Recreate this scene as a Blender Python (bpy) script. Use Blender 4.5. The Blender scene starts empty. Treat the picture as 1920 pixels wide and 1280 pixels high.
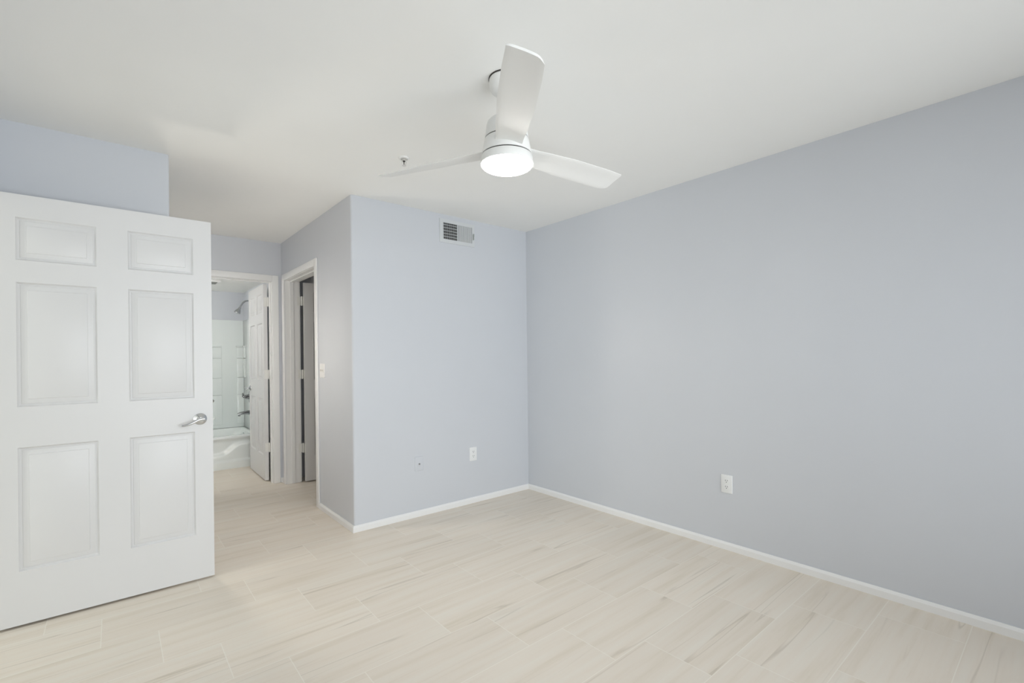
import bpy, bmesh, math
from mathutils import Vector, Matrix

S = bpy.context.scene
COL = S.collection
PI = math.pi

# ------------------------------------------------------------------ camera
H = 2.44                       # ceiling height
CAM_Z, F_PX, YAW, ROLL, SHIFT = 1.2521, 887.2, 0.69885, 0.0112, 29.1
cd = bpy.data.cameras.new('camera')
cam = bpy.data.objects.new('camera', cd)
COL.objects.link(cam)
S.camera = cam
cd.sensor_width = 36.0
cd.lens = F_PX * 36.0 / 1920.0
cd.shift_y = SHIFT / 1920.0
cd.clip_start = 0.02
_f = Vector((math.sin(YAW), math.cos(YAW), 0))
_r = Vector((math.cos(YAW), -math.sin(YAW), 0))
_d = Vector((0, 0, -1))
_r2 = _r * math.cos(ROLL) + _d * math.sin(ROLL)
_d2 = _d * math.cos(ROLL) - _r * math.sin(ROLL)
mw = Matrix((_r2, -_d2, -_f)).transposed().to_4x4()
mw.translation = Vector((0, 0, CAM_Z))
cam.matrix_world = mw

# ------------------------------------------------------------------ world, lights, exposure
W = bpy.data.worlds.new('world')
S.world = W
W.use_nodes = True
W.node_tree.nodes['Background'].inputs[0].default_value = (0.80, 0.90, 1.0, 1)
W.node_tree.nodes['Background'].inputs[1].default_value = 1.0
S.view_settings.view_transform = 'Standard'
S.view_settings.look = 'None'
S.view_settings.gamma = 1.0
S.view_settings.exposure = -0.02
S.cycles.max_bounces = 10
S.cycles.diffuse_bounces = 8
S.cycles.glossy_bounces = 4
S.cycles.sample_clamp_indirect = 6.0


def area(name, loc, aim, sx, sy, power, color):
    l = bpy.data.lights.new(name, 'AREA')
    l.shape = 'RECTANGLE'
    l.size, l.size_y, l.energy, l.color = sx, sy, power, color
    o = bpy.data.objects.new(name, l)
    COL.objects.link(o)
    o.location = loc
    o.rotation_euler = (Vector(aim) - Vector(loc)).to_track_quat('-Z', 'Y').to_euler()
    return o


# daylight arriving through the bedroom window behind the camera, and through the living room window
area('window_daylight', (1.325, -0.99, 1.25), (1.325, 3.0, 1.25), 3.0, 1.85, 77, (0.945, 0.98, 1.0))
area('living_room_daylight', (-2.6, 2.90, 1.35), (0.5, 2.90, 1.35), 0.8, 1.9, 27, (0.95, 1.0, 0.99))


# ------------------------------------------------------------------ materials
def new_mat(name):
    m = bpy.data.materials.new(name)
    m.use_nodes = True
    nt = m.node_tree
    return m, nt, nt.nodes['Principled BSDF']


def N(nt, t, **kw):
    n = nt.nodes.new(t)
    for k, v in kw.items():
        setattr(n, k, v)
    return n


def setin(n, **kw):
    for k, v in kw.items():
        n.inputs[k.replace('_', ' ')].default_value = v


def plain(name, col, rough=0.5, metal=0.0, bump=0.0, scale=180.0, spec=0.5, vary=0.0):
    """paint-like material: slight procedural unevenness in tone and an orange-peel bump"""
    m, nt, b = new_mat(name)
    setin(b, Roughness=rough, Metallic=metal)
    b.inputs['Specular IOR Level'].default_value = spec
    tc = N(nt, 'ShaderNodeTexCoord')
    no = N(nt, 'ShaderNodeTexNoise')
    setin(no, Scale=scale, Detail=2.0)
    nt.links.new(tc.outputs['Object'], no.inputs['Vector'])
    if vary:
        n2 = N(nt, 'ShaderNodeTexNoise')
        setin(n2, Scale=2.5, Detail=3.0)
        nt.links.new(tc.outputs['Object'], n2.inputs['Vector'])
        r = N(nt, 'ShaderNodeValToRGB')
        r.color_ramp.elements[0].position = 0.3
        r.color_ramp.elements[1].position = 0.7
        r.color_ramp.elements[0].color = tuple(c * (1 - vary) for c in col) + (1,)
        r.color_ramp.elements[1].color = tuple(min(1, c * (1 + vary)) for c in col) + (1,)
        nt.links.new(n2.outputs['Fac'], r.inputs['Fac'])
        nt.links.new(r.outputs['Color'], b.inputs['Base Color'])
    else:
        b.inputs['Base Color'].default_value = tuple(col) + (1,)
    if bump:
        bp = N(nt, 'ShaderNodeBump')
        setin(bp, Strength=bump, Distance=0.002)
        nt.links.new(no.outputs['Fac'], bp.inputs['Height'])
        nt.links.new(bp.outputs['Normal'], b.inputs['Normal'])
    return m


def emitter(name, col, strength):
    m, nt, b = new_mat(name)
    b.inputs['Base Color'].default_value = (0.9, 0.9, 0.88, 1)
    b.inputs['Emission Color'].default_value = tuple(col) + (1,)
    b.inputs['Emission Strength'].default_value = strength
    return m


WALL = plain('blue_grey_wall_paint', (0.629, 0.651, 0.690), 0.36, bump=0.05, scale=140, spec=0.4, vary=0.006)
CEIL = plain('white_ceiling_paint', (0.90, 0.90, 0.88), 0.9, bump=0.08, scale=90, spec=0.2, vary=0.006)
DOOR = plain('white_door_paint', (0.745, 0.745, 0.745), 0.32, bump=0.02, scale=250, spec=0.4)
TRIM = plain('white_trim_paint', (0.86, 0.86, 0.855), 0.35, spec=0.4, bump=0.02, scale=200)
HINGE = plain('painted_hinge', (0.82, 0.82, 0.79), 0.4)
CHROME = plain('polished_chrome', (0.66, 0.67, 0.68), 0.12, 1.0)
FITTING = plain('dark_chrome_fitting', (0.42, 0.43, 0.44), 0.16, 1.0)
NICKEL = plain('dark_latch_metal', (0.30, 0.30, 0.27), 0.35, 1.0)
FAN = plain('white_fan_enamel', (0.84, 0.84, 0.82), 0.38, spec=0.4)
SEAM = plain('dark_fan_seam', (0.045, 0.04, 0.036), 0.7)
PLASTIC = plain('white_plastic', (0.83, 0.84, 0.84), 0.3)
SLOT = plain('dark_socket_slot', (0.03, 0.03, 0.03), 0.6)
GRILLE = plain('white_register_enamel', (0.65, 0.67, 0.685), 0.45)
DUCT_SHADE = plain('duct_shade_black', (0.012, 0.013, 0.012), 0.9)
ACRYLIC = plain('white_glossy_acrylic', (0.84, 0.88, 0.87), 0.12, spec=0.6)
BRASS = plain('sprinkler_metal', (0.72, 0.71, 0.68), 0.35, 0.5)
LENS = emitter('lit_fan_lens', (1.0, 0.965, 0.90), 31.0)
BULB = emitter('lit_vanity_bulb', (1.0, 0.96, 0.90), 62.0)


def tile_floor():
    m, nt, b = new_mat('wood_look_porcelain_tile')
    L = nt.links.new

    def math_(op, a, bb=None, c=None):
        n = N(nt, 'ShaderNodeMath', operation=op)
        for i, v in enumerate((a, bb, c)):
            if v is None:
                continue
            if isinstance(v, (int, float)):
                n.inputs[i].default_value = v
            else:
                L(v, n.inputs[i])
        return n.outputs[0]

    tc = N(nt, 'ShaderNodeTexCoord')
    sp = N(nt, 'ShaderNodeSeparateXYZ')
    L(tc.outputs['Object'], sp.inputs[0])
    x, y = sp.outputs[0], sp.outputs[1]
    v = math_('DIVIDE', math_('SUBTRACT', y, 1.835), 0.305)
    row = math_('FLOOR', v)
    fv = math_('SUBTRACT', v, row)
    u = math_('DIVIDE', math_('ADD', math_('SUBTRACT', x, 1.163), math_('MULTIPLY', row, 0.2033)), 0.61)
    colu = math_('FLOOR', u)
    fu = math_('SUBTRACT', u, colu)
    dv = math_('MULTIPLY', math_('MINIMUM', fv, math_('SUBTRACT', 1.0, fv)), 0.305)
    du = math_('MULTIPLY', math_('MINIMUM', fu, math_('SUBTRACT', 1.0, fu)), 0.61)
    dist = math_('MINIMUM', du, dv)
    grout = math_('LESS_THAN', dist, 0.0018)
    cell = N(nt, 'ShaderNodeCombineXYZ')
    L(colu, cell.inputs[0]); L(row, cell.inputs[1])
    wn = N(nt, 'ShaderNodeTexWhiteNoise', noise_dimensions='3D')
    L(cell.outputs[0], wn.inputs['Vector'])
    # streak coordinates: stretched along x, shifted per tile
    sv = N(nt, 'ShaderNodeCombineXYZ')
    L(math_('ADD', math_('MULTIPLY', x, 0.9), math_('MULTIPLY', wn.outputs['Value'], 40.0)), sv.inputs[0])
    L(math_('ADD', math_('MULTIPLY', y, 16.0), math_('MULTIPLY', wn.outputs['Value'], 17.0)), sv.inputs[1])
    n1 = N(nt, 'ShaderNodeTexNoise'); setin(n1, Scale=1.0, Detail=6.0, Roughness=0.6)
    L(sv.outputs[0], n1.inputs['Vector'])
    sv2 = N(nt, 'ShaderNodeCombineXYZ')
    L(math_('ADD', math_('MULTIPLY', x, 0.42), math_('MULTIPLY', wn.outputs['Value'], 61.0)), sv2.inputs[0])
    L(math_('ADD', math_('MULTIPLY', y, 11.0), math_('MULTIPLY', wn.outputs['Value'], 23.0)), sv2.inputs[1])
    n2 = N(nt, 'ShaderNodeTexNoise'); setin(n2, Scale=1.0, Detail=2.0, Roughness=0.5)
    L(sv2.outputs[0], n2.inputs['Vector'])
    n3 = N(nt, 'ShaderNodeTexNoise'); setin(n3, Scale=1.1, Detail=1.0)
    sv3 = N(nt, 'ShaderNodeVectorMath', operation='ADD')
    sv3.inputs[1].default_value = (7.3, 1.9, 4.0)
    L(sv2.outputs[0], sv3.inputs[0]); L(sv3.outputs[0], n3.inputs['Vector'])
    vein = math_('SUBTRACT', 1.0, math_('MINIMUM', 1.0, math_('MULTIPLY', math_('ABSOLUTE', math_('SUBTRACT', n2.outputs['Fac'], 0.55)), 64.0)))
    mask = N(nt, 'ShaderNodeMapRange'); L(n3.outputs['Fac'], mask.inputs['Value'])
    mask.inputs['From Min'].default_value = 0.46; mask.inputs['From Max'].default_value = 0.60
    vein = math_('MULTIPLY', vein, mask.outputs[0])
    ramp = N(nt, 'ShaderNodeValToRGB')
    e = ramp.color_ramp.elements
    e[0].position, e[0].color = 0.28, FLOOR_DARK
    e[1].position, e[1].color = 0.66, FLOOR_LIGHT
    k = ramp.color_ramp.elements.new(0.48); k.color = FLOOR_MID
    L(n1.outputs['Fac'], ramp.inputs['Fac'])
    # per tile tone
    tone = math_('ADD', 0.975, math_('MULTIPLY', wn.outputs['Value'], 0.05))
    mt = N(nt, 'ShaderNodeVectorMath', operation='SCALE')
    L(ramp.outputs['Color'], mt.inputs[0]); L(tone, mt.inputs['Scale'])
    mv = N(nt, 'ShaderNodeMix', data_type='RGBA')
    L(math_('MULTIPLY', vein, 0.42), mv.inputs['Factor'])
    L(mt.outputs[0], mv.inputs[6]); mv.inputs[7].default_value = (0.40, 0.345, 0.27, 1)
    mg = N(nt, 'ShaderNodeMix', data_type='RGBA')
    L(math_('MULTIPLY', grout, 0.55), mg.inputs['Factor'])
    L(mv.outputs[2], mg.inputs[6]); mg.inputs[7].default_value = (0.86, 0.83, 0.75, 1)
    L(mg.outputs[2], b.inputs['Base Color'])
    setin(b, Roughness=0.42)
    b.inputs['Specular IOR Level'].default_value = 0.4
    bp = N(nt, 'ShaderNodeBump'); setin(bp, Strength=0.25, Distance=0.001)
    L(math_('SUBTRACT', 1.0, grout), bp.inputs['Height'])
    L(bp.outputs['Normal'], b.inputs['Normal'])
    return m


FLOOR_DARK = (0.675, 0.605, 0.50, 1)
FLOOR_MID = (0.752, 0.681, 0.592, 1)
FLOOR_LIGHT = (0.765, 0.713, 0.63, 1)
FLOOR = tile_floor()


# ------------------------------------------------------------------ mesh helpers
def box(bm, x0, x1, y0, y1, z0, z1, bevel=0.0, seg=2, edges=None):
    r = bmesh.ops.create_cube(bm, size=1.0)
    vs = r['verts']
    for v in vs:
        v.co = Vector(((x0 + x1) / 2 + v.co.x * (x1 - x0), (y0 + y1) / 2 + v.co.y * (y1 - y0), (z0 + z1) / 2 + v.co.z * (z1 - z0)))
    if bevel:
        es = {e for v in vs for e in v.link_edges}
        if edges:
            es = {e for e in es if edges(e)}
        bmesh.ops.bevel(bm, geom=list(es), offset=bevel, segments=seg, affect='EDGES', profile=0.5)


def lathe(bm, prof, n=48, M=Matrix.Identity(4), cap=True):
    """revolve (radius, z) profile about local z, then transform by M"""
    rings = []
    for r, z in prof:
        if r < 1e-6:
            rings.append([bm.verts.new(M @ Vector((0, 0, z)))])
        else:
            rings.append([bm.verts.new(M @ Vector((r * math.cos(2 * PI * i / n), r * math.sin(2 * PI * i / n), z))) for i in range(n)])
    for a, b in zip(rings, rings[1:]):
        for i in range(n):
            j = (i + 1) % n
            if len(a) == 1:
                bm.faces.new((a[0], b[i], b[j]))
            elif len(b) == 1:
                bm.faces.new((a[i], b[0], a[j]))
            else:
                bm.faces.new((a[i], b[i], b[j], a[j]))
    if cap:
        for rg in (rings[0], rings[-1]):
            if len(rg) > 2:
                bm.faces.new(rg)


def tube(bm, pts, rad, n=14, sx=1.0):
    """swept round tube; rad may be a list; sx squashes it vertically"""
    pts = [Vector(p) for p in pts]
    rs = rad if isinstance(rad, (list, tuple)) else [rad] * len(pts)
    rings = []
    for i, p in enumerate(pts):
        t = (pts[min(i + 1, len(pts) - 1)] - pts[max(i - 1, 0)]).normalized()
        up = Vector((0, 0, 1)) if abs(t.z) < 0.95 else Vector((0, 1, 0))
        s = t.cross(up).normalized()
        u = s.cross(t).normalized()
        rings.append([bm.verts.new(p + s * (rs[i] * math.cos(2 * PI * k / n)) + u * (rs[i] * sx * math.sin(2 * PI * k / n))) for k in range(n)])
    for a, b in zip(rings, rings[1:]):
        for k in range(n):
            bm.faces.new((a[k], a[(k + 1) % n], b[(k + 1) % n], b[k]))
    bm.faces.new(rings[0]); bm.faces.new(rings[-1])


def spline(pts, n=10):
    """Catmull-Rom through the points"""
    P = [Vector(p) for p in pts]
    P = [P[0] * 2 - P[1]] + P + [P[-1] * 2 - P[-2]]
    out = []
    for i in range(1, len(P) - 2):
        for k in range(n):
            t = k / n
            a, b, c, d = P[i - 1], P[i], P[i + 1], P[i + 2]
            out.append(0.5 * ((2 * b) + (c - a) * t + (2 * a - 5 * b + 4 * c - d) * t * t + (3 * b - a - 3 * c + d) * t ** 3))
    out.append(P[-2])
    return out


def axis(loc, d):
    """matrix whose local z points along d"""
    m = Vector(d).normalized().to_track_quat('Z', 'Y').to_matrix().to_4x4()
    m.translation = Vector(loc)
    return m


def obj(name, bm, mat, parent=None, smooth=False, angle=35):
    bmesh.ops.recalc_face_normals(bm, faces=bm.faces)
    me = bpy.data.meshes.new(name)
    bm.to_mesh(me)
    bm.free()
    me.materials.append(mat)
    if smooth:
        me.shade_smooth()
        try:
            me.set_sharp_from_angle(angle=math.radians(angle))
        except Exception:
            pass
    o = bpy.data.objects.new(name, me)
    COL.objects.link(o)
    if parent:
        o.parent = parent
    return o


def BM():
    return bmesh.new()


def tag(o, label, cat, kind=None, group=None):
    o['label'] = label
    o['category'] = cat
    if kind: o['kind'] = kind
    if group: o['group'] = group
    return o


def empty(name, loc, rotz=0.0):
    o = bpy.data.objects.new(name, None)
    COL.objects.link(o)
    o.location = loc
    o.rotation_euler = (0, 0, rotz)
    o.empty_display_size = 0.1
    return o


def boxes(name, mat, specs, label, cat, bevel=0.0, **kw):
    bm = BM()
    for s in specs:
        box(bm, *s, bevel=bevel, **kw)
    return tag(obj(name, bm, mat), label, cat, 'structure')


# ------------------------------------------------------------------ the setting
XR, YB, XC, YD = 3.0097, 3.3566, 1.3161, 5.225      # right wall, vent wall, passage wall, bathroom wall
XE, XL, YN = 0.2513, -0.46, -0.85                  # corner of the left wall, entry wall, window wall
T = 0.115
Y2 = YD + T
YT = 7.08                                         # far bathroom wall
BATH_H = 2.14

boxes('floor', FLOOR, [(-3.4, XR + T, YN - T, YT + T, -0.1, 0.0)], 'pale wood-look porcelain tile floor laid in staggered rows', 'floor')
boxes('ceiling', CEIL, [(-3.4, XR + T, YN - T, Y2, H, H + 0.1)], 'flat white ceiling the fan hangs from', 'ceiling')
boxes('ceiling_bathroom', CEIL, [(-0.33, XC + T, Y2, YT + T, BATH_H, BATH_H + 0.1)], 'lower white ceiling over the bathroom seen through the far doorway', 'ceiling')

boxes('wall_right', WALL, [(XR, XR + T, YN - T, 5.4, 0, H)], 'long blank blue-grey wall on the right with one outlet', 'wall')


def vert_edge(x, y):
    return lambda e: all(abs(v.co.x - x) < 1e-4 and abs(v.co.y - y) < 1e-4 for v in e.verts)


boxes('wall_back', WALL, [(XC, XR, YB, YB + T, 0, H)], 'blue-grey wall with the air register and two wall plates', 'wall', bevel=0.014, seg=4, edges=vert_edge(XC, YB))
# passage wall with the closet doorway
CY0, CY1, DH = 4.152, 5.10, 2.045
PT = 0.13
boxes('wall_passage', WALL, [(XC, XC + PT, YB + T, CY0, 0, H), (XC, XC + PT, CY0, CY1, DH, H), (XC, XC + PT, CY1, Y2, 0, H)],
      'blue-grey passage wall with the closet doorway and light switches', 'wall')
BX0, BX1 = 0.465, 1.226
boxes('wall_bathroom', WALL, [(XE - T, BX0, YD, Y2, 0, H), (BX0, BX1, YD, Y2, DH, H), (BX1, XC, YD, Y2, 0, H)],
      'blue-grey end wall of the passage around the bathroom doorway', 'wall')
boxes('wall_left', WALL, [(XL, XE, YB, YB + T, 0, H)], 'blue-grey wall behind the large open door', 'wall', bevel=0.014, seg=4, edges=vert_edge(XE, YB))
boxes('wall_passage_left', WALL, [(XE - T, XE, YB + T, YD, 0, H)], 'blue-grey left side of the passage', 'wall')
EY0, EY1 = 2.352, 3.252
boxes('wall_entry', WALL, [(XL - T, XL, YN - T, EY0, 0, H), (XL - T, XL, EY0, EY1, DH, H), (XL - T, XL, EY1, YB + T, 0, H)],
      'blue-grey wall holding the entry doorway', 'wall')
WX0, WX1, WZ0, WZ1 = -0.20, 2.85, 0.30, 2.20
boxes('wall_near', WALL, [(XL, WX0, YN - T, YN, 0, H), (WX1, XR, YN - T, YN, 0, H), (WX0, WX1, YN - T, YN, 0, WZ0), (WX0, WX1, YN - T, YN, WZ1, H)],
      'blue-grey wall with the bedroom window', 'wall')
boxes('wall_closet', WALL, [(XC + PT, XR, 5.29, 5.40, 0, H)], 'back wall of the dark closet', 'wall')
boxes('wall_bathroom_right', WALL, [(XC, XC + T, Y2, YT, 0, BATH_H)], 'bathroom wall carrying the shower fittings', 'wall')
boxes('wall_bathroom_far', WALL, [(-0.33, XC + T, YT, YT + T, 0, BATH_H)], 'far bathroom wall above the tub', 'wall')
boxes('wall_bathroom_left', WALL, [(-0.33, -0.215, Y2, YT, 0, BATH_H)], 'left bathroom wall with the vanity light', 'wall')
boxes('wall_bathroom_near', WALL, [(-0.33, XE - T, YD, Y2, 0, BATH_H)], 'bathroom wall beside its doorway', 'wall')
boxes('wall_living_room', CEIL, [(-3.4, XL - T, YB, YB + T, 0, H), (-3.4, XL - T, YN - T, YN, 0, H), (-3.4, -3.285, YN, YB, 0, H)],
      'white walls of the room beyond the entry doorway', 'wall')

# window behind the camera
w1 = tag(empty('window_1', (0, 0, 0)), 'white sliding window in the wall behind the viewer', 'window', 'structure')
bm = BM()
fw = 0.05
for s in [(WX0, WX0 + fw, WZ0, WZ1), (WX1 - fw, WX1, WZ0, WZ1), (WX0 + fw, WX1 - fw, WZ0, WZ0 + fw), (WX0 + fw, WX1 - fw, WZ1 - fw, WZ1), (1.305, 1.345, WZ0 + fw, WZ1 - fw)]:
    box(bm, s[0], s[1], YN - 0.09, YN - 0.04, s[2], s[3], bevel=0.004)
obj('window_frame', bm, TRIM, w1)
gm, nt, pb = new_mat('window_glass')
tr = N(nt, 'ShaderNodeBsdfTransparent'); gl = N(nt, 'ShaderNodeBsdfGlossy'); gl.inputs['Roughness'].default_value = 0.02
mx = N(nt, 'ShaderNodeMixShader'); fr = N(nt, 'ShaderNodeFresnel')
nt.links.new(fr.outputs[0], mx.inputs[0]); nt.links.new(tr.outputs[0], mx.inputs[1]); nt.links.new(gl.outputs[0], mx.inputs[2])
nt.links.new(mx.outputs[0], nt.nodes['Material Output'].inputs['Surface'])
for x0, x1 in ((WX0 + fw, 1.305), (1.345, WX1 - fw)):
    bm = BM(); box(bm, x0, x1, YN - 0.068, YN - 0.063, WZ0 + fw, WZ1 - fw)
    obj('window_pane', bm, gm, w1)

# baseboards
BH, BT = 0.047, 0.014


def base_strip(name, pts, label):
    """moulded baseboard following a wall line; pts walk with the wall on the left-hand side; room on the right"""
    prof = [(0, 0), (BT, 0), (BT, BH * 0.72), (BT * 0.75, BH * 0.86), (BT * 0.45, BH), (0, BH)]
    P = [Vector((a, b, 0)) for a, b in pts]
    bm = BM()
    rings = []
    for i, p in enumerate(P):
        ds = []
        if i > 0: ds.append((P[i] - P[i - 1]).normalized())
        if i < len(P) - 1: ds.append((P[i + 1] - P[i]).normalized())
        ns = [Vector((d.y, -d.x, 0)) for d in ds]
        n = ns[0] if len(ns) == 1 else (ns[0] + ns[1]) / (1 + ns[0].dot(ns[1]))
        rings.append([bm.verts.new(p + n * a + Vector((0, 0, b))) for a, b in prof])
    for a, b in zip(rings, rings[1:]):
        for k in range(len(prof)):
            j = (k + 1) % len(prof)
            bm.faces.new((a[k], a[j], b[j], b[k]))
    bm.faces.new(rings[0]); bm.faces.new(rings[-1])
    return tag(obj(name, bm, TRIM), label, 'baseboard', 'structure')


base_strip('baseboard_right', [(XR, YB), (XR, YN)], 'white baseboard along the foot of the long right wall')
base_strip('baseboard_back', [(XC, CY0 - 0.066), (XC, YB), (XR - BT, YB)], 'white baseboard wrapping the outside corner under the vent wall')
base_strip('baseboard_left', [(XL, YB), (XE, YB), (XE, YD)], 'white baseboard behind the large open door')
base_strip('baseboard_bathroom', [(BX1 + 0.066, YD), (XC, YD), (XC, CY1 + 0.066)], 'short white baseboard in the corner between two door casings')
base_strip('baseboard_entry', [(XL, YN), (XL, EY0 - 0.066)], 'white baseboard under the entry wall')


# door linings: casing on both faces, jamb, stop
def casing_bm(bm, lo, hi, top, face, out, along, w=0.06, t=0.015, reveal=0.006):
    """three bevelled boards round an opening lo..hi on the plane `face`, standing out by t in direction out (+1/-1)"""
    f0, f1 = sorted((face, face + out * t))
    for a0, a1, z0, z1 in ((lo - w - reveal + 0.006, lo + 0.006 - reveal, 0, top + w), (hi - 0.006 + reveal, hi + w + reveal - 0.006, 0, top + w), (lo, hi, top, top + w)):
        if along == 'x':
            box(bm, a0, a1, f0, f1, z0, z1, bevel=0.0045, seg=3)
        else:
            box(bm, f0, f1, a0, a1, z0, z1, bevel=0.0045, seg=3)


def lining(name, lo, hi, f0, f1, along, label, stop):
    root = tag(empty(name, (0, 0, 0)), label, 'door frame', 'structure')
    bm = BM(); casing_bm(bm, lo, hi, DH, f0, -1, along); obj('casing', bm, TRIM, root, True)
    bm = BM(); casing_bm(bm, lo, hi, DH, f1, +1, along); obj('casing', bm, TRIM, root, True)
    bm = BM()
    jt = 0.004
    parts = [(lo, lo + jt, 0, DH), (hi - jt, hi, 0, DH), (lo, hi, DH - jt, DH)]
    for a0, a1, z0, z1 in parts:
        if along == 'x': box(bm, a0, a1, f0, f1, z0, z1)
        else: box(bm, f0, f1, a0, a1, z0, z1)
    obj('jamb', bm, TRIM, root)
    bm = BM()
    s0, s1 = stop
    st = 0.014
    for a0, a1, z0, z1 in ((lo + jt, lo + st, 0, DH - jt), (hi - st, hi - jt, 0, DH - jt), (lo + st, hi - st, DH - st, DH - jt)):
        if along == 'x': box(bm, a0, a1, s0, s1, z0, z1, bevel=0.002)
        else: box(bm, s0, s1, a0, a1, z0, z1, bevel=0.002)
    obj('door_stop', bm, TRIM, root)
    return root


lining('trim_1', BX0, BX1, YD, Y2, 'x', 'white casing round the bathroom doorway at the end of the passage', (YD + 0.035, YD + 0.07))
lining('trim_2', CY0, CY1, XC, XC + PT, 'y', 'white casing round the dark closet doorway', (XC + 0.045, XC + 0.08))
lining('trim_3', EY0, EY1, XL - T, XL, 'y', 'white casing round the entry doorway', (XL - 0.08, XL - 0.045))


# ------------------------------------------------------------------ doors
def door_slab_bm(w, h, t, px, pz):
    """six-panel moulded door: x 0..w, front face y=0, back face y=t"""
    bm = BM()
    xs = [0.0]
    for a, b in px: xs += [a, b]
    xs.append(w)
    zs = [0.0]
    for a, b in pz: zs += [a, b]
    zs.append(h)
    prof = [(0.0, 0.0), (0.0015, -0.0035), (0.006, -0.0095), (0.0085, -0.0110), (0.0125, -0.0110), (0.0150, -0.0085), (0.0365, -0.0040), (0.0378, -0.0008), (0.0400, 0.0)]
    for side in (0, 1):
        def V(x, z, d):
            return bm.verts.new((x, -d if side == 0 else t + d, z))
        for i in range(len(xs) - 1):
            for j in range(len(zs) - 1):
                x0, x1, z0, z1 = xs[i], xs[i + 1], zs[j], zs[j + 1]
                if i % 2 == 1 and j % 2 == 1:
                    prev = None
                    for ins, d in prof:
                        ring = [V(x0 + ins, z0 + ins, d), V(x1 - ins, z0 + ins, d), V(x1 - ins, z1 - ins, d), V(x0 + ins, z1 - ins, d)]
                        if prev:
                            for k in range(4):
                                bm.faces.new((prev[k], prev[(k + 1) % 4], ring[(k + 1) % 4], ring[k]))
                        prev = ring
                    bm.faces.new(prev)
                else:
                    bm.faces.new((V(x0, z0, 0), V(x1, z0, 0), V(x1, z1, 0), V(x0, z1, 0)))
    for i in range(len(xs) - 1):
        for z in (0.0, h):
            bm.faces.new([bm.verts.new(c) for c in ((xs[i], 0, z), (xs[i + 1], 0, z), (xs[i + 1], t, z), (xs[i], t, z))])
    for j in range(len(zs) - 1):
        for x in (0.0, w):
            bm.faces.new([bm.verts.new(c) for c in ((x, 0, zs[j]), (x, 0, zs[j + 1]), (x, t, zs[j + 1]), (x, t, zs[j]))])
    bmesh.ops.remove_doubles(bm, verts=bm.verts, dist=1e-5)
    return bm


PZ = [(0.252, 0.837), (1.029, 1.621), (1.7255, 1.929)]


def panels_x(w):
    st, mu = 0.087 * w / 0.874, 0.124 * w / 0.874
    pw = (w - 2 * st - mu) / 2
    return [(st, st + pw), (st + pw + mu, w - st)]


def handle(parent, x, z, y, out, tip_dx, droop):
    """lever handle: rosette on the face at y, lever reaching to x+tip_dx; out = -1 towards -y"""
    h = None
    bm = BM()
    M = axis((x, y, z), (0, out, 0))
    lathe(bm, [(0.0335, -0.002), (0.0335, 0.003), (0.032, 0.0065), (0.027, 0.0085), (0.024, 0.013), (0.016, 0.0185), (0.013, 0.021), (0.013, 0.044), (0.0, 0.046)], 40, M)
    h = obj('door_handle', bm, CHROME, parent, True, 50)
    bm = BM()
    s = 1 if tip_dx > 0 else -1
    L = abs(tip_dx)
    pts = spline([(x - s * 0.014, y + out * 0.047, z + 0.004), (x + s * 0.012, y + out * 0.050, z + 0.001), (x + s * L * 0.45, y + out * 0.052, z - droop * 0.55), (x + s * L * 0.8, y + out * 0.050, z - droop * 0.95), (x + s * L, y + out * 0.046, z - droop)], 8)
    n = len(pts)
    tube(bm, pts, [0.0125 * (1 - 0.42 * i / (n - 1)) if i < n - 1 else 0.003 for i in range(n)], 14, 0.8)
    obj('lever', bm, CHROME, h, True, 60)
    return h


def hinge_bm(kx, ky, z, leaf):
    """three-knuckle butt hinge, 0.09 m tall; leaf lists flat boxes"""
    bm = BM()
    for k in range(5):
        lathe(bm, [(0.0075, z + 0.018 * k + 0.0006), (0.0075, z + 0.018 * k + 0.0174)], 14, Matrix.Translation((kx, ky, 0)))
    lathe(bm, [(0.0, z - 0.004), (0.0055, z - 0.002), (0.0055, z + 0.092), (0.0, z + 0.095)], 12, Matrix.Translation((kx, ky, 0)))
    for b in leaf:
        box(bm, *b)
    return bm


HZ = (0.292, 1.043, 1.79)

# door_1: entry door swung fully open against the left wall
DW = 0.874
d1 = tag(empty('door_1', (-0.4403, 3.2128, 0.012)), 'large white six-panel door with chrome lever, swung open at the left edge of the picture', 'door', 'structure')
obj('door_slab', door_slab_bm(DW, 2.037, 0.035, [(0.087, 0.375), (0.499, 0.787)], PZ), DOOR, d1, True, 20)
handle(d1, 0.812, 0.907, 0.0, -1, -0.094, 0.026)
handle(d1, 0.812, 0.907, 0.035, 1, -0.094, 0.026)
bm = BM()
box(bm, DW - 0.001, DW + 0.0016, 0.005, 0.030, 0.877, 0.937)
box(bm, DW, DW + 0.011, 0.010, 0.022, 0.894, 0.906, bevel=0.001)
obj('latch_plate', bm, NICKEL, d1)
bm = BM()
M = axis((DW - 0.002, 0.017, 1.004), (1, 0, 0))
lathe(bm, [(0.0135, 0.0), (0.0135, 0.003), (0.009, 0.006), (0.002, 0.012), (0.0, 0.0125)], 20, M)
obj('roller_catch', bm, NICKEL, d1, True)
for z in HZ:
    obj('hinge', hinge_bm(-0.008, 0.040, z, [(-0.002, 0.0, 0.004, 0.034, z, z + 0.09)]), HINGE, d1, True)

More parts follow.
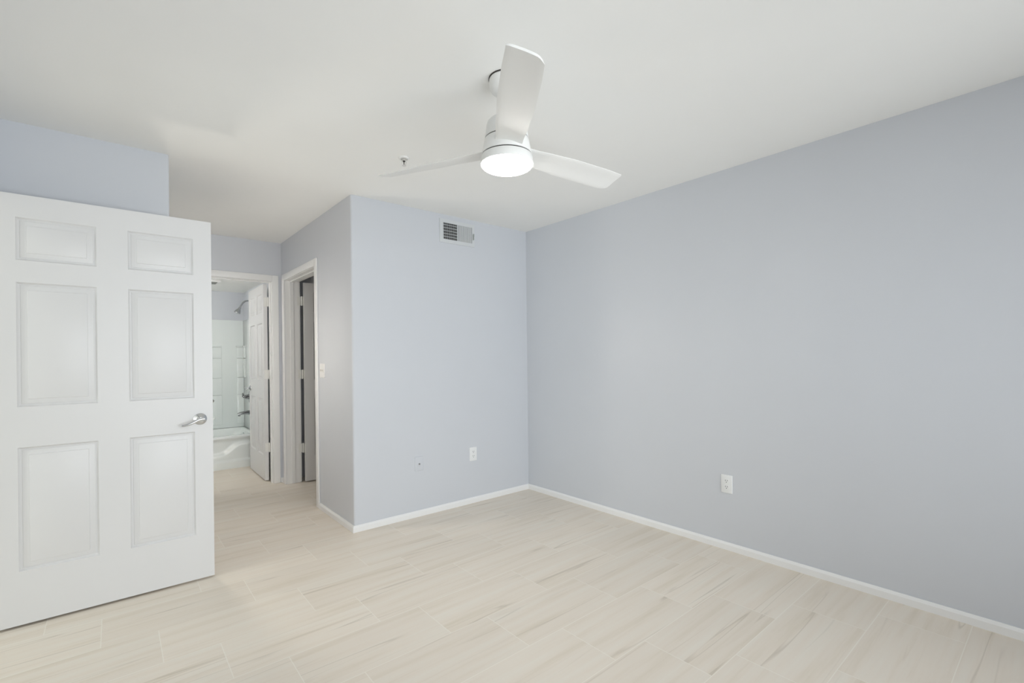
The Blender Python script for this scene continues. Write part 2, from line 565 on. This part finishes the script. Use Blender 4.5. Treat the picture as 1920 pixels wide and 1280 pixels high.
# door_2: bathroom door, opened about ninety degrees into the bathroom
d2 = tag(empty('door_2', (1.2125, 5.366, 0.012), math.radians(89.2)), 'white six-panel bathroom door standing open at the far end of the passage', 'door', 'structure')
W2 = 0.752
obj('door_slab', door_slab_bm(W2, 2.02, 0.035, panels_x(W2), PZ), DOOR, d2, True, 20)
handle(d2, W2 - 0.062, 0.920, 0.035, 1, -0.095, 0.006)
handle(d2, W2 - 0.062, 0.920, 0.0, -1, -0.095, 0.006)
for z in HZ:
    obj('hinge', hinge_bm(-0.012, -0.004, z, [(-0.0025, 0.0, 0.0, 0.032, z, z + 0.09), (-0.040, -0.014, -0.0055, -0.003, z, z + 0.09)]), HINGE, d2, True)

# door_3: closet door, opened into the closet
d3 = tag(empty('door_3', (1.482, 5.043, 0.012)), 'narrow slice of a white panelled closet door in the doorway beside the light switches', 'door', 'structure')
W3 = 0.912
obj('door_slab', door_slab_bm(W3, 2.02, 0.035, panels_x(W3), PZ), DOOR, d3, True, 20)
handle(d3, W3 - 0.062, 0.920, 0.0, -1, -0.095, 0.006)
for z in HZ:
    obj('hinge', hinge_bm(-0.013, 0.030, z, [(-0.0025, 0.0, 0.002, 0.033, z, z + 0.09), (-0.052, -0.018, 0.052, 0.0545, z, z + 0.09)]), HINGE, d3, True)


# ------------------------------------------------------------------ ceiling fan
FX, FY = 1.2925, 1.557
fan = tag(empty('ceiling_fan', (FX, FY, H)), 'white three-blade ceiling fan with a lit dome light', 'ceiling fan')


def fan_part(name, prof, mat, parent=fan, n=64):
    bm = BM()
    lathe(bm, [(r, z - H) for r, z in prof], n)
    return obj(name, bm, mat, parent, True, 40)


fan_part('canopy', [(0.0715, 2.4395), (0.0725, 2.428), (0.0705, 2.405), (0.064, 2.388), (0.050, 2.379), (0.0, 2.379)], FAN)
fan_part('canopy_gasket', [(0.0685, 2.4399), (0.0745, 2.4398), (0.0745, 2.4345), (0.0685, 2.4345)], SEAM)
fan_part('downrod', [(0.020, 2.382), (0.020, 2.285), (0.030, 2.276), (0.030, 2.262)], FAN)
fan_part('motor_housing', [(0.0, 2.268), (0.030, 2.268), (0.050, 2.266), (0.072, 2.261), (0.082, 2.251), (0.0865, 2.236), (0.0905, 2.208), (0.0935, 2.1845), (0.0925, 2.1835), (0.0, 2.1835)], FAN)
core = fan_part('seam_core', [(0.0, 2.186), (0.090, 2.186), (0.102, 2.112), (0.102, 2.105), (0.0, 2.105)], SEAM)  # near-black core paints shade into the gaps between fan parts
rotor = fan_part('rotor', [(0.0, 2.1790), (0.0935, 2.1790), (0.0945, 2.178), (0.1000, 2.150), (0.1065, 2.1160), (0.1055, 2.1150), (0.0, 2.1150)], FAN)
lk = fan_part('light_housing', [(0.0, 2.1090), (0.1075, 2.1090), (0.1085, 2.108), (0.1128, 2.076), (0.1130, 2.073), (0.1090, 2.0725), (0.0, 2.0765)], FAN)
dome = [(0.1090, 2.0740)] + [(0.1090 * math.cos(a), 2.0715 - 0.024 * math.sin(a)) for a in [PI / 2 * k / 12 for k in range(0, 12)]] + [(0.0, 2.0475)]
fan_part('light_lens', dome, LENS)

BTH = math.radians(-124.58)


def interp(tab, r):
    for (a, va), (b, vb) in zip(tab, tab[1:]):
        if r <= b:
            k = max(0.0, (r - a) / (b - a))
            k = k * k * (3 - 2 * k)
            return va + (vb - va) * k
    return tab[-1][1]


def blade_bm():
    chord = [(0.07, 0.110), (0.12, 0.113), (0.22, 0.126), (0.38, 0.137), (0.52, 0.134), (0.67, 0.122)]
    pitch = [(0.07, 0.16), (0.12, 0.18), (0.35, 0.26), (0.67, 0.32)]
    nu, nt_ = 36, 14
    bm = BM()
    grid = {}
    for side in (0, 1):
        for j in range(nt_ + 1):
            t = -1 + 2 * j / nt_
            rt = 0.660 - 0.003 * (t + 1) / 2
            if t > 0.55: rt -= 0.024 * ((t - 0.55) / 0.45) ** 2
            if t < -0.8: rt -= 0.006 * ((-t - 0.8) / 0.2) ** 2
            for i in range(nu + 1):
                r = 0.085 + (rt - 0.085) * i / nu
                w, p = interp(chord, r), interp(pitch, r)
                th = 0.0035 * math.sqrt(max(0.0, 1 - (abs(t)) ** 4)) + 0.0008
                camber = 0.004 * (1 - t * t)
                z = -t * w / 2 * math.sin(p) + camber + (th if side else -th)
                grid[side, i, j] = bm.verts.new((r, t * w / 2 * math.cos(p), z))
    for side in (0, 1):
        for i in range(nu):
            for j in range(nt_):
                bm.faces.new((grid[side, i, j], grid[side, i + 1, j], grid[side, i + 1, j + 1], grid[side, i, j + 1]))
    for i in range(nu):
        for j in (0, nt_):
            bm.faces.new((grid[0, i, j], grid[0, i + 1, j], grid[1, i + 1, j], grid[1, i, j]))
    for j in range(nt_):
        for i in (0, nu):
            bm.faces.new((grid[0, i, j], grid[0, i, j + 1], grid[1, i, j + 1], grid[1, i, j]))
    return bm


b0 = obj('blade', blade_bm(), FAN, fan, True, 50)
b0.location = (0, 0, 2.128 + 0.006 - H)
b0.rotation_euler = (0, 0, BTH)
for k in (1, 2):
    b = b0.copy()
    COL.objects.link(b)
    b.rotation_euler = (0, 0, BTH + k * 2 * PI / 3)

# ------------------------------------------------------------------ sprinkler
sp = tag(empty('fire_sprinkler', (1.324, 2.550, H)), 'small pendent fire sprinkler on the ceiling left of the fan light', 'sprinkler')
bm = BM()
lathe(bm, [(0.031, -0.0002), (0.031, -0.003), (0.028, -0.008), (0.021, -0.010), (0.019, -0.003), (0.0, -0.003)], 36)
obj('escutcheon', bm, FAN, sp, True)
bm = BM()
lathe(bm, [(0.0, -0.004), (0.011, -0.006), (0.011, -0.016), (0.008, -0.019), (0.0, -0.020)], 20)
for s in (-1, 1):
    tube(bm, spline([(s * 0.009, 0, -0.014), (s * 0.0125, 0, -0.026), (s * 0.010, 0, -0.038), (s * 0.003, 0, -0.046), (0, 0, -0.048)], 5), 0.0022, 8)
obj('sprinkler_frame', bm, BRASS, sp, True)
bm = BM()
lathe(bm, [(0.0, -0.017), (0.0075, -0.0185), (0.0065, -0.024), (0.0025, -0.028), (0.0022, -0.045), (0.0, -0.046)], 12)
obj('glass_bulb', bm, SEAM, sp, True)
bm = BM()
lathe(bm, [(0.0, -0.046), (0.012, -0.0465), (0.0125, -0.048), (0.0, -0.0485)], 24)
obj('deflector', bm, BRASS, sp, True)

# ------------------------------------------------------------------ air register on the vent wall
VX0, VX1, VZ0, VZ1 = 2.056, 2.404, 2.207, 2.401
reg = tag(empty('air_register', (VX0, YB, VZ0)), 'white two-way air supply register high on the wall below the ceiling', 'air vent')
rw, rh = VX1 - VX0, VZ1 - VZ0
ax0, ax1, bx0, bx1, az0, az1 = 0.034, 0.172, 0.184, 0.322, 0.030, 0.166
bm = BM()
for s in ((0, ax0, 0, rh), (ax1, bx0, az0, az1), (bx1, rw, 0, rh), (ax0, bx1, 0, az0), (ax0, bx1, az1, rh)):
    box(bm, s[0], s[1], -0.006, 0.0, s[2], s[3])
bmesh.ops.remove_doubles(bm, verts=bm.verts, dist=1e-5)
fr_ = obj('register_frame', bm, GRILLE, reg)
bm = BM(); box(bm, ax0, bx1, -0.0012, -0.0002, az0, az1)
obj('duct_shade_sheet', bm, DUCT_SHADE, reg)  # black sheet paints the unlit depth behind the louvers


def fins(x0, x1, ang, n, name, depth, th=0.0011):
    bm = BM()
    for i in range(n):
        cx = x0 + (x1 - x0) * (i + 0.5) / n
        d = Vector((math.sin(ang), -math.cos(ang), 0)) * depth
        nn = Vector((math.cos(ang), math.sin(ang), 0)) * th
        base = Vector((cx, -0.0014, 0))
        pts = [base + nn, base - nn, base + d - nn, base + d + nn]
        lo = [bm.verts.new((p.x, p.y, az0)) for p in pts]
        hi = [bm.verts.new((p.x, p.y, az1)) for p in pts]
        for k in range(4):
            bm.faces.new((lo[k], lo[(k + 1) % 4], hi[(k + 1) % 4], hi[k]))
        bm.faces.new(lo); bm.faces.new(hi)
    return obj(name, bm, GRILLE, reg)


fins(ax0 + 0.002, ax1 - 0.002, math.radians(-33), 11, 'louvers', 0.007, 0.0010)
fins(bx0, bx1 - 0.006, math.radians(46), 9, 'louvers', 0.0105)
bm = BM()
for i in range(5):
    z = az0 + (az1 - az0) * (i + 0.93) / 5.6
    box(bm, ax0, ax1, -0.0025, -0.0013, z - 0.0017, z + 0.0017)
obj('damper_blades', bm, GRILLE, reg)
bm = BM()
box(bm, bx1 + 0.010, bx1 + 0.014, -0.020, -0.006, 0.060, 0.108)
box(bm, bx1 + 0.008, bx1 + 0.016, -0.022, -0.017, 0.090, 0.112)
obj('damper_lever', bm, plain('grey_lever', (0.42, 0.45, 0.44), 0.5), reg)


# ------------------------------------------------------------------ wall plates (local: plate in xz plane, facing -y)
def rounded_plate(bm, w, h, t=0.005):
    box(bm, -w / 2, w / 2, -t, 0.0, -h / 2, h / 2, bevel=0.0028, seg=3, edges=lambda e: not all(abs(v.co.y) < 1e-6 for v in e.verts))


def outlet(loc, rotz, label, plate_mat=PLASTIC, group=None):
    root = tag(empty('electrical_outlet', loc, rotz), label, 'outlet', group=group)
    bm = BM(); rounded_plate(bm, 0.073, 0.116); obj('cover_plate', bm, plate_mat, root, True)
    for s in (1, -1):
        bm = BM()
        M = axis((0, -0.0045, s * 0.0195), (0, -1, 0))
        lathe(bm, [(0.0172, 0.0), (0.0172, 0.0015), (0.0165, 0.0021), (0.0, 0.0021)], 32, M)
        for v in bm.verts:   # flat top and bottom like a real receptacle
            dz = v.co.z - s * 0.0195
            v.co.z = s * 0.0195 + max(-0.0140, min(0.0140, dz))
        rc = obj('receptacle', bm, plate_mat, root, True)
        bm = BM()
        for dx, hh in ((-0.0063, 0.0042), (0.0063, 0.0036)):
            box(bm, dx - 0.0013, dx + 0.0013, -0.0069, -0.0060, s * 0.0195 + 0.0035 - hh, s * 0.0195 + 0.0035 + hh)
        lathe(bm, [(0.0026, 0.0), (0.0026, 0.0009)], 14, axis((0, -0.0060, s * 0.0195 - 0.0075), (0, -1, 0)))
        obj('slots', bm, SLOT, rc)
    bm = BM(); lathe(bm, [(0.0028, 0.0), (0.0026, 0.001), (0.0, 0.0012)], 14, axis((0, -0.005, 0), (0, -1, 0)))
    obj('screw', bm, plate_mat, root, True)
    return root


outlet((XR, 1.447, 0.421), math.radians(-90), 'white duplex outlet low on the long right wall')
outlet((2.369, YB, 0.419), 0.0, 'white outlet low on the vent wall near the room corner')

cp = tag(empty('cable_wall_plate', (1.844, YB, 0.415)), 'wall-coloured cable plate with one small round jack, left of the outlet', 'wall plate')
bm = BM(); rounded_plate(bm, 0.072, 0.112); obj('cover_plate', bm, WALL, cp, True)
bm = BM(); lathe(bm, [(0.0062, 0.0), (0.0062, 0.004), (0.0048, 0.0042), (0.0048, 0.010), (0.0, 0.010)], 16, axis((0, -0.0045, -0.002), (0, -1, 0)))
obj('coax_jack', bm, plain('dull_jack_metal', (0.35, 0.35, 0.35), 0.4, 0.8), cp, True)

sw = tag(empty('light_switch', (XC, 4.000, 1.157), math.radians(-90)), 'white double light switch on the passage wall beside the closet casing', 'light switch')
bm = BM(); rounded_plate(bm, 0.116, 0.116); obj('cover_plate', bm, plain('ivory_plastic', (0.80, 0.80, 0.79), 0.35), sw, True)
for dx in (-0.023, 0.023):
    bm = BM()
    box(bm, dx - 0.0052, dx + 0.0052, -0.0060, -0.0048, -0.012, 0.012)
    box(bm, dx - 0.0036, dx + 0.0036, -0.016, -0.0050, 0.001, 0.009, bevel=0.001)
    obj('toggle', bm, plain('toggle_plastic', (0.70, 0.68, 0.64), 0.4), sw)

# ------------------------------------------------------------------ bathroom: tub, surround, fittings
TY = 6.285
tub = tag(empty('bathtub', (0, 0, 0)), 'white bathtub with moulded apron beyond the bathroom door', 'bathtub')
TX0, TX1, TZ = -0.213, XC - 0.002, 0.372
bm = BM()
# apron with a recessed, curved panel
prof_z = [0.0, 0.10, 0.108, 0.118, 0.345, 0.362, TZ]
nx = 60
rows = []
for k in range(31):
    z = TZ * k / 30
    row_ = []
    for i in range(nx + 1):
        x = TX0 + (TX1 - TX0) * i / nx
        # moulded recess whose lower edge sweeps upward to the right
        edge = 0.165 + 0.125 / (1 + math.exp(-(x - 1.02) / 0.035))
        d = 0.0
        if z < 0.090: d = -0.012                      # toe skirt stands slightly forward
        rec = 1 / (1 + math.exp(-(z - edge) / 0.006)) * (1 / (1 + math.exp((z - 0.335) / 0.006)))
        d += 0.018 * rec
        if z > 0.36: d += 0.008 * ((z - 0.36) / 0.012) ** 2
        row_.append(bm.verts.new((x, TY + d, z)))
    rows.append(row_)
for a, b in zip(rows, rows[1:]):
    for i in range(nx):
        bm.faces.new((a[i], a[i + 1], b[i + 1], b[i]))
# end and back sheets
obj('tub_apron', bm, ACRYLIC, tub, True, 60)
bm = BM()
# rim and basin from nested rounded rectangles


def rrect(cx, cy, hx, hy, r, z, n=8):
    out = []
    for qx, qy, a0 in ((1, 1, 0), (-1, 1, 90), (-1, -1, 180), (1, -1, 270)):
        for k in range(n + 1):
            a = math.radians(a0 + 90 * k / n)
            out.append((cx + qx * (hx - r) + r * math.cos(a), cy + qy * (hy - r) + r * math.sin(a), z))
    return out


tcx, tcy, thx, thy = (TX0 + TX1) / 2, (TY + YT) / 2, (TX1 - TX0) / 2, (YT - TY) / 2 - 0.002
prev = None
for ins, r, z in ((0.002, 0.004, TZ), (0.006, 0.006, TZ + 0.004), (0.055, 0.08, TZ + 0.004), (0.065, 0.09, TZ - 0.004), (0.085, 0.10, TZ - 0.10), (0.13, 0.12, 0.09), (0.20, 0.12, 0.06)):
    ring = [bm.verts.new(c) for c in rrect(tcx, tcy + 0.004, thx - ins, thy - ins - 0.003, r, z)]
    if prev:
        n = len(ring)
        for k in range(n):
            bm.faces.new((prev[k], prev[(k + 1) % n], ring[(k + 1) % n], ring[k]))
    prev = ring
bm.faces.new(prev)
obj('basin', bm, ACRYLIC, tub, True, 50)
bm = BM()
M = axis((XC - 0.088, 6.70, 0.315), (-1, 0, 0.1))
lathe(bm, [(0.034, 0.0), (0.034, 0.004), (0.028, 0.009), (0.0, 0.010)], 28, M)
obj('overflow_plate', bm, CHROME, tub, True)

sur = tag(empty('shower_surround', (0, 0, 0)), 'white moulded shower surround above the tub', 'shower surround')
SZ = 1.772
bm = BM()
t_ = 0.008
box(bm, TX0 + 0.001, TX1 - t_, YT - t_, YT - 0.001, TZ + 0.006, SZ, bevel=0.003)
# corner columns: two moulded tiles with a shelf line between
for cx0, cx1 in ((0.86, 1.056), (1.226, TX1 - t_)):
    for z0, z1 in ((TZ + 0.05, 0.80), (0.805, 1.02), (1.025, 1.272), (1.280, 1.418)):
        box(bm, cx0, cx1, YT - t_ - 0.012, YT - t_ + 0.002, z0, z1, bevel=0.004, seg=2)
    box(bm, cx0 - 0.004, cx1, YT - t_ - 0.022, YT - t_ + 0.002, 1.420, 1.440, bevel=0.005, seg=3)
obj('back_panel', bm, ACRYLIC, sur, True, 30)
bm = BM()
box(bm, TX1 - t_, TX1 + 0.001, TY + 0.01, YT - 0.001, TZ + 0.006, SZ, bevel=0.003)
for z0, z1 in ((1.025, 1.272), (1.280, 1.418)):
    box(bm, TX1 - t_ - 0.010, TX1 - t_ + 0.002, 6.93, YT - t_ - 0.001, z0, z1, bevel=0.004)
box(bm, TX1 - t_ - 0.018, TX1 - t_ + 0.002, 6.92, YT - t_ - 0.001, 1.420, 1.440, bevel=0.005)
obj('side_panel', bm, ACRYLIC, sur, True, 30)
bm = BM()
box(bm, TX0, TX0 + t_, TY + 0.01, YT - 0.001, TZ + 0.006, SZ, bevel=0.003)
obj('side_panel', bm, ACRYLIC, sur, True, 30)

SY = 6.70
sh = tag(empty('wall_shower', (XC, SY, 1.995)), 'chrome shower on a bent arm high above the tub surround', 'shower')
bm = BM()
lathe(bm, [(0.030, 0.0), (0.030, 0.004), (0.020, 0.010), (0.010, 0.012)], 28, axis((-0.0005, 0, 0), (-1, 0, 0)))
obj('wall_flange', bm, FITTING, sh, True)
bm = BM()
tube(bm, spline([(0, 0, 0), (-0.035, 0, 0.001), (-0.070, 0, -0.020), (-0.098, 0, -0.062), (-0.112, 0, -0.090)], 8), 0.0105, 14)
obj('shower_arm', bm, FITTING, sh, True)
bm = BM()
lathe(bm, [(0.0, -0.002), (0.013, 0.0), (0.016, 0.012), (0.014, 0.022), (0.020, 0.030), (0.033, 0.060), (0.036, 0.078), (0.034, 0.084), (0.0, 0.082)], 28, axis((-0.108, 0, -0.084), (-0.45, 0, -0.9)))
obj('shower_head', bm, FITTING, sh, True)

vt = tag(empty('shower_valve', (TX1 - t_, SY, 0.790)), 'chrome shower valve with round plate above the tub spout', 'faucet')
bm = BM()
lathe(bm, [(0.078, -0.0005), (0.078, 0.004), (0.070, 0.010), (0.030, 0.014), (0.026, 0.050), (0.0, 0.052)], 36, axis((0, 0, 0), (-1, 0, 0)))
obj('valve_plate', bm, FITTING, vt, True)
bm = BM()
tube(bm, spline([(-0.050, 0, 0.0), (-0.068, 0, 0.004), (-0.082, -0.02, 0.030), (-0.086, -0.05, 0.045)], 6), [0.018] * 10 + [0.012] * 8 + [0.006], 14)
obj('valve_handle', bm, FITTING, vt, True)

ts = tag(empty('tub_spout', (TX1 - t_, SY, 0.590)), 'chrome tub spout just above the rim of the bathtub', 'faucet')
bm = BM()
lathe(bm, [(0.036, -0.0005), (0.036, 0.006), (0.030, 0.010)], 24, axis((0, 0, 0), (-1, 0, 0)))
tube(bm, spline([(-0.004, 0, 0.004), (-0.05, 0, 0.002), (-0.105, 0, -0.006), (-0.138, 0, -0.014)], 6), [0.028 - 0.0006 * i for i in range(19)], 18)
lathe(bm, [(0.014, 0.0), (0.014, 0.030)], 18, axis((-0.122, 0, -0.006), (0, 0, -1)))
obj('spout_body', bm, FITTING, ts, True)

ex = tag(empty('ceiling_exhaust_fan', (0.800, 6.20, BATH_H)), 'white exhaust fan cover on the bathroom ceiling at the top edge of its doorway', 'exhaust fan')
bm = BM()
box(bm, -0.115, 0.115, -0.115, 0.115, -0.022, -0.0005, bevel=0.006, seg=3)
obj('fan_cover', bm, TRIM, ex, True)
bm = BM()
for i in range(9):
    box(bm, -0.085, 0.085, -0.082 + i * 0.0195, -0.075 + i * 0.0195, -0.0245, -0.0215)
obj('cover_slots', bm, NICKEL, ex)

# vanity light on the left bathroom wall (lights the bathroom and the passage)
vl = tag(empty('vanity_light', (-0.215, 5.80, 1.93)), 'three-globe vanity light on the left bathroom wall', 'wall light')
bm = BM(); box(bm, 0.0005, 0.03, -0.30, 0.30, -0.05, 0.05, bevel=0.006)
obj('back_plate', bm, CHROME, vl, True)
for dy in (-0.2, 0.0, 0.2):
    bm = BM()
    lathe(bm, [(0.0, -0.05)] + [(0.05 * math.cos(a), 0.05 * math.sin(a)) for a in [-PI / 2 + PI * k / 12 for k in range(1, 12)]] + [(0.0, 0.05)], 24, Matrix.Translation((0.078, dy, 0)))
    obj('globe_bulb', bm, BULB, vl, True)

# sconce added as fill light for the passage, out of sight behind the open door
FILL_SCONCE = emitter('fill_sconce_glass', (1.0, 0.91, 0.79), 60.0)
ws = tag(empty('fill_sconce', (XE, 3.88, 1.42)), 'added glass wall sconce brightening the passage from its left side', 'wall light')
bm = BM(); box(bm, 0.0005, 0.018, -0.05, 0.05, -0.09, 0.09, bevel=0.006)
obj('back_plate', bm, CHROME, ws, True)
bm = BM()
lathe(bm, [(0.0, -0.10), (0.040, -0.095), (0.062, -0.03), (0.070, 0.06), (0.066, 0.10), (0.0, 0.10)], 28, Matrix.Translation((0.092, 0, 0)))
obj('glass_shade', bm, FILL_SCONCE, ws, True)
bm = BM(); lathe(bm, [(0.074, 0.085), (0.078, 0.106), (0.060, 0.124), (0.020, 0.130), (0.0, 0.130)], 28, Matrix.Translation((0.092, 0, 0)))  # cap added to keep the sconce's light off the passage ceiling
obj('shade_cap', bm, CHROME, ws, True)
bm = BM(); tube(bm, [(0.016, 0, -0.06), (0.05, 0, -0.08), (0.085, 0, -0.099)], 0.008, 10)
obj('shade_arm', bm, CHROME, ws, True)
